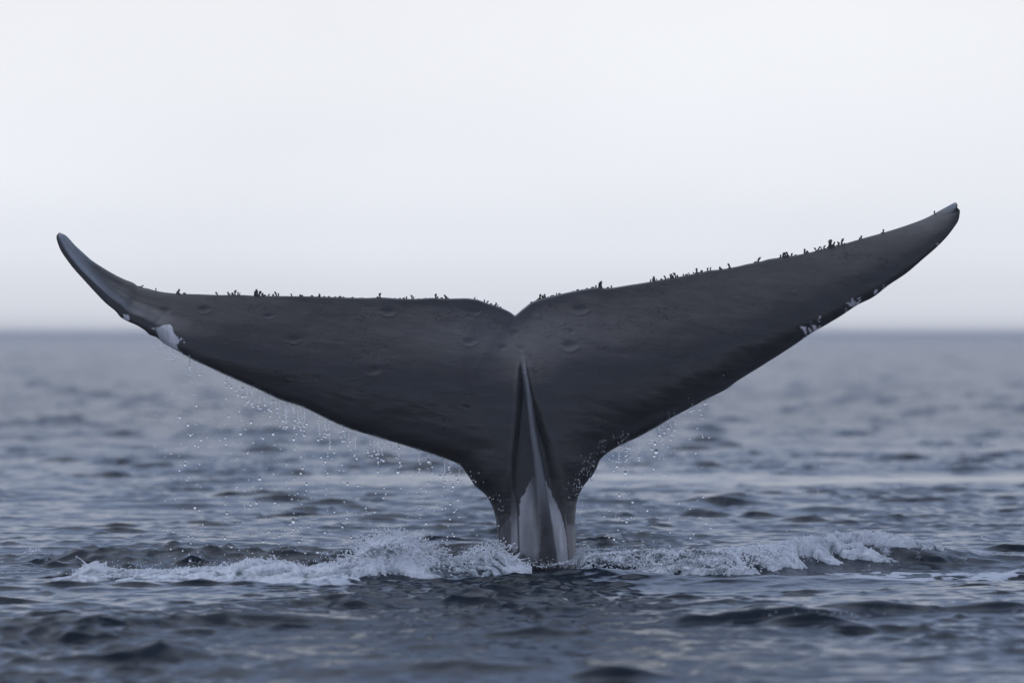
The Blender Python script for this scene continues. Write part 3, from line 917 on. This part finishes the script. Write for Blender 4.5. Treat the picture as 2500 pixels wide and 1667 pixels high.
for side, lab in (('left', 'clear water drops and strings falling from the lower edge of the left fluke'), ('right', 'sparse water drops falling from the lower edge of the right fluke')):
    P, R = dripping(side)
    st = np.ones((len(P), 3)); st[:, 2] = RNG.uniform(1.0, 2.1, len(P)); st[:, 0] = RNG.uniform(.8, 1.2, len(P))
    o = spheres('water_drops', P, R, DROP, ICO2, st)
    tag(o, lab, 'water drops', kind='stuff')

def froth(name, P, R, voxel, mat, smooth=0):
    """Points of many sizes melted into one liquid surface."""
    me = bpy.data.meshes.new(name)
    P = np.asarray(P, np.float32)
    me.vertices.add(len(P)); me.vertices.foreach_set('co', P.ravel())
    a = me.attributes.new('rad', 'FLOAT', 'POINT'); a.data.foreach_set('value', np.asarray(R, np.float32))
    o = bpy.data.objects.new(name, me); C.objects.link(o)
    g = bpy.data.node_groups.new('melt', 'GeometryNodeTree')
    g.interface.new_socket('Geometry', in_out='INPUT', socket_type='NodeSocketGeometry')
    g.interface.new_socket('Geometry', in_out='OUTPUT', socket_type='NodeSocketGeometry')
    gi = g.nodes.new('NodeGroupInput'); go = g.nodes.new('NodeGroupOutput')
    mtp = g.nodes.new('GeometryNodeMeshToPoints')
    na = g.nodes.new('GeometryNodeInputNamedAttribute'); na.data_type = 'FLOAT'; na.inputs['Name'].default_value = 'rad'
    ptv = g.nodes.new('GeometryNodePointsToVolume'); ptv.resolution_mode = 'VOXEL_SIZE'
    ptv.inputs['Voxel Size'].default_value = voxel
    vtm = g.nodes.new('GeometryNodeVolumeToMesh'); vtm.inputs['Threshold'].default_value = .12
    g.links.new(gi.outputs[0], mtp.inputs['Mesh']); g.links.new(na.outputs['Attribute'], mtp.inputs['Radius'])
    g.links.new(mtp.outputs[0], ptv.inputs['Points']); g.links.new(na.outputs['Attribute'], ptv.inputs['Radius'])
    g.links.new(ptv.outputs[0], vtm.inputs['Volume']); g.links.new(vtm.outputs[0], go.inputs[0])
    md = o.modifiers.new('melt', 'NODES'); md.node_group = g
    dg = bpy.context.evaluated_depsgraph_get()
    ev = bpy.data.meshes.new_from_object(o.evaluated_get(dg))
    o.modifiers.clear(); o.data = ev
    ev.polygons.foreach_set('use_smooth', np.full(len(ev.polygons), True))
    ev.materials.clear(); ev.materials.append(mat)
    print(name, 'faces', len(ev.polygons))
    return o

def strand(P, R, r, p, v, n, r0, r1):
    """A thrown thread of water: ballistic, thinning, ending in a bead."""
    t = np.linspace(0, 1, n)
    q = p[None] + v[None] * t[:, None] + np.array([0, 0, -.5 * .25])[None] * (t[:, None] ** 2) * np.linalg.norm(v)
    q += np.cumsum(r.normal(0, .0012, q.shape), 0)
    P.extend(q.tolist()); R.extend((r0 + (r1 - r0) * t).tolist())
    P.append(q[-1].tolist()); R.append(r1 * 1.9)

def foam_sheet(x0, x1, yfun, crest, wf, wb, seed, hole, grip, base=0.0):
    """A crumpled skin of foam laid over a ridge: folds and billows, torn where the water shows."""
    nu, nv = int((x1 - x0) / .0065), 130
    u = np.linspace(x0, x1, nu); t = np.linspace(-1, 1, nv)
    X, T = np.meshgrid(u, t, indexing='ij')
    n1 = fbm(X * 3.2, T * 1.1, seed, 3) - .5
    warp = fbm(X * 7, T * 2.2 + 3, seed + 3, 4) - .5
    Y = yfun(X) + np.where(T < 0, T * wf, T * wb) * (1 + .5 * n1) + .12 * n1
    h = np.maximum(crest(X), base)
    a = X * 7.0 + warp * 2.2; b = Y * 15. + warp * 3.4 - X * 2.5
    bil = 0; amp = 1.0; tot = 0
    for k in range(5):
        r_ = 1 - np.abs(2 * vnoise(a * 1.9 ** k, b * 1.9 ** k, seed + 7 + k) - 1)
        bil = bil + amp * r_ ** 1.2; tot += amp; amp *= .56
    bil /= tot
    prof = np.exp(-(T / .62) ** 2)
    torn = sst(hole - .05, hole + .06, fbm(X * 4.5 + warp, Y * 8 + X * 2, seed + 20, 4) + grip(X, T))
    Z = h * prof * (.78 + .34 * bil) + .034 * (bil - .40) * np.exp(-(T / .8) ** 2) - .05 * sst(.80, 1.0, np.abs(T)) - .10 * (1 - torn)
    Y = Y - .05 * (bil - .4)
    V = np.stack([X, Y, Z], -1).reshape(-1, 3)
    airy = (seed == 131) * .20 * sst(1.75, 1.1, X) + np.exp(-(((X + .32) / .22) ** 4)) * (seed == 101) * .38 + (seed == 101) * .12 * sst(-1.9, -2.2, X) * (n1 > 0) + .12 * (1 - torn)
    return V, grid_faces(nu, nv)[:, ::-1], np.clip(bil * 1.15 - .1 - airy, 0, 1).ravel()

def join_sheet(o, sheets):
    """Add the sheets to the melted threads: one object."""
    me = o.data
    nvt = len(me.vertices)
    co = np.empty(nvt * 3, np.float32); me.vertices.foreach_get('co', co)
    V = [co.reshape(-1, 3)]; F = []; A = [np.clip(.25 + 1.0 * fbm(co[0::3] * 11, co[2::3] * 24 + co[1::3] * 7, 303, 4), (.35 if o.data.vertices[0].co.x < .3 else .30), 1) * (1 - .35 * (co[0::3] > .35) * sst(1.75, 1.2, co[0::3]))]
    me.calc_loop_triangles()
    tri = np.empty(len(me.loop_triangles) * 3, np.int32); me.loop_triangles.foreach_get('vertices', tri)
    F.append(tri.reshape(-1, 3)); off = nvt
    for v, f, a in sheets:
        V.append(v); A.append(a)
        F.append(np.concatenate([f[:, [0, 1, 2]], f[:, [0, 2, 3]]]) + off); off += len(v)
    name = o.name; bpy.data.objects.remove(o)
    n = mesh_np('breaking_foam', np.concatenate(V), np.concatenate(F), FOAM)
    fattr(n, 'body', np.concatenate(A))
    return n

def left_splash():
    r = np.random.default_rng(2)
    P, R = [], []
    x0, x1 = PX(190, 0, LEFT_Y)[0], PX(1290, 0, LEFT_Y)[0]
    def fringe(n, ra, rb, lift):
        x = r.uniform(x0, x1, n); t = r.normal(0, .8, n)
        y = left_y(x) + t * .13
        h = np.maximum(left_crest(x), .02)
        z = h * np.exp(-(t / 1.4) ** 2) * .98 + lift * r.random(n) ** 2.5 * (.5 + 3 * h)
        P.extend(np.stack([x, y, z], -1).tolist()); R.extend(r.uniform(ra, rb, n).tolist())
    fringe(3600, .0045, .008, .035)
    def burst(cx, w, n, top, r0=.005, r1=.011):
        x = r.normal(cx, w, n); t = r.normal(0, .11, n); y = left_y(x) + t
        h = np.maximum(left_crest(x), .03)
        z = h * (1 - .9 * np.abs(t)) * (1 - r.random(n) ** 2.2 * .9) * top
        P.extend(np.stack([x, y, z], -1).tolist()); R.extend(r.uniform(r0, r1, n).tolist())
    cx = PX(950, 0, LEFT_Y)[0]
    burst(cx - .02, .125, 3600, 1.06); burst(cx + .16, .13, 1500, .95)
    burst(PX(1180, 0, -1)[0], .11, 2300, 1.02, .004, .008)
    burst(PX(1060, 0, -1.2)[0], .13, 2400, .92, .004, .009)
    for _ in range(420):
        m = r.random()
        x = r.normal(cx - .01, .15) if m < .45 else (r.normal(PX(1190, 0, -1)[0], .14) if m < .7 else r.uniform(x0, x1))
        h = max(float(left_crest(x)), .03) * (1 + .12 * (m < .2))
        p = np.array([x, float(left_y(x)) + r.normal(0, .07), h * r.uniform(.75, 1.0)])
        big = h > .12
        v = np.array([r.normal(0, .05), r.normal(0, .03), r.uniform(.02, .075 if big else .035)])
        v[0] += (x - cx) * .25 * (m < .45)
        strand(P, R, r, p, v, 18, r.uniform(.004, .0075), .0034)
    # water licking the stalk, and a small lone splash far left
    for cx2, cy2, Yq, w, hgt, n in ((1245, 1392, -.75, .05, .035, 500), (1222, 1362, -.55, .05, .07, 700), (1385, 1374, -.45, .05, .02, 260), (82, 1350, .6, .05, .035, 420)):
        q = PX(cx2, cy2, Yq)
        x = r.normal(q[0], w, n)
        z = q[2] + hgt * (r.random(n) ** 1.6) * np.exp(-((x - q[0]) / (w * 1.4)) ** 2) * (.5 + vnoise(x * 60, x * 0, 3))
        P.extend(np.stack([x, r.normal(Yq, .03, n), z - .01], -1).tolist()); R.extend(r.uniform(.004, .0065, n).tolist())
    for px, py, ln, dx in ((932, 1322, .09, .005), (213, 1380, .075, -.06), (575, 1392, .05, .03), (566, 1390, .055, -.05), (675, 1372, .06, -.02), (845, 1352, .03, 0), (1245, 1340, .05, .03)):
        strand(P, R, r, np.array(PX(px, py, LEFT_Y)), np.array([dx, 0, ln]), 22, .006, .0045)
    return P, R

def right_foam():
    r = np.random.default_rng(4)
    P, R = [], []
    x0, x1 = PX(1425, 0, RIGHT_Y)[0], PX(2300, 0, RIGHT_Y)[0]
    n = 2600
    x = x0 + (x1 - x0) * r.random(n); t = r.normal(0, .8, n)
    h = np.maximum(right_crest(x), .02)
    z = h * np.exp(-(t / 1.4) ** 2) * .95 + .02 * r.random(n) ** 3
    P.extend(np.stack([x, right_y(x) + t * .14, z], -1).tolist()); R.extend(r.uniform(.0045, .0075, n).tolist())
    n = 6500
    x = x0 + (1.85 - x0) * r.random(n) ** .9; t = r.normal(0, 1, n)
    h = np.maximum(right_crest(x), .02)
    lump = fbm(x * 14, t * 3 + x * 5, 35, 3)
    z = h * np.exp(-(t / 1.6) ** 2) * (.72 + .5 * lump) + .012 * r.random(n)
    P.extend(np.stack([x, right_y(x) + t * .16 - .04, z], -1).tolist()); R.extend((r.uniform(.0042, .0075, n)).tolist())
    for _ in range(70):
        x = r.uniform(x0, x1); h = max(float(right_crest(x)), .03)
        strand(P, R, r, np.array([x, float(right_y(x)) + r.normal(0, .08), h * .92]), np.array([r.normal(0, .03), r.normal(0, .02), r.uniform(.01, .035)]), 10, .005, .0035)
    for cx, w, top, n in ((PX(1425, 0, -.2)[0], .045, .15, 500), (PX(1568, 0, -.4)[0], .02, .17, 260)):
        x = r.normal(cx, w, n); z = .05 + top * r.random(n) ** 2.0 * np.exp(-((x - cx) / (w * 1.3)) ** 2)
        P.extend(np.stack([x, r.normal(-.4, .06, n), z], -1).tolist()); R.extend(r.uniform(.004, .007, n).tolist())
    return P, R

P, R = left_splash()
o = froth('breaking_foam', P, R, .0045, FOAM)
lx0, lx1 = PX(180, 0, LEFT_Y)[0], PX(1300, 0, LEFT_Y)[0]
o = join_sheet(o, [foam_sheet(lx0, lx1, left_y, left_crest, .40, .40, 101, .40, lambda X, T: .10 + .14 * np.exp(-(T / .45) ** 2), .012)])
tag(o, 'white breaking foam and splash left of the whale tail, highest in the middle', 'foam', kind='stuff')
P, R = right_foam()
o = froth('breaking_foam', P, R, .0045, FOAM)
rx0, rx1 = PX(1415, 0, RIGHT_Y)[0], PX(2330, 0, RIGHT_Y)[0]
o = join_sheet(o, [foam_sheet(rx0, rx1, right_y, right_crest, .40, .34, 131, .50,
                              lambda X, T: .16 * np.exp(-(T / .5) ** 2) - .13 * sst(2.05, 2.5, X) * (T < .15) + .08 * sst(2.2, 1.8, X), .012)])
tag(o, 'low crest of white foam rolling away right of the whale tail', 'foam', kind='stuff')

# spray hanging round the splashes
def spray():
    r = np.random.default_rng(9)
    P, R = [], []
    for cx, sx, top, n in ((950, 90, .10, 260), (1150, 70, .10, 320), (700, 300, .05, 420), (450, 200, .06, 200), (1440, 60, .06, 260), (1650, 150, .03, 260), (2050, 160, .03, 120), (1340, 40, .05, 120)):
        for _ in range(n):
            px = r.normal(cx, sx)
            Y = -1.35 if px < 1260 else -.5
            x = PX(px, 0, Y)[0]
            h = max(float(left_crest(x) if px < 1300 else right_crest(x)), .02) if px < 1300 or px > 1400 else .06
            if 1300 <= px <= 1400: Y = -.75; h = .05
            P.append((x, Y + r.normal(0, .12), h * .95 + top * r.random() ** 2.2)); R.append(r.uniform(.0016, .0042))
    # beads thrown off the near crest, far out of focus
    for _ in range(34):
        P.append((r.normal(1.62, .16), -6.05 + r.normal(0, .05), .05 + .035 * r.random())); R.append(r.uniform(.002, .005))
    o = spheres('spray', P, R, DROP, ICO1)
    tag(o, 'fine spray of bright droplets hanging just above the foam', 'spray', kind='stuff')
spray()

# ------------------------------------------------------------------ sea mist
def haze():
    M = Mat('mist')
    M.t.nodes.remove(M.b)
    v = M.t.nodes.new('ShaderNodeVolumePrincipled')
    v.inputs['Color'].default_value = (.97, .98, 1, 1)
    v.inputs['Density'].default_value = .0008
    M.t.links.new(v.outputs[0], M.out.inputs['Volume'])
    x, y0, y1, z0, z1 = 9500, -9500, 9500, -2.4, 2.75
    vs = [(-x, y0, z0), (x, y0, z0), (x, y1, z0), (-x, y1, z0), (-x, y0, z1), (x, y0, z1), (x, y1, z1), (-x, y1, z1)]
    fs = [(0, 3, 2, 1), (4, 5, 6, 7), (0, 1, 5, 4), (1, 2, 6, 5), (2, 3, 7, 6), (3, 0, 4, 7)]
    o = mesh_np('haze', np.array(vs), np.array(fs), M.m, smooth=False)
    tag(o, 'thin pale sea mist that swallows the horizon', 'haze', kind='stuff')
haze()
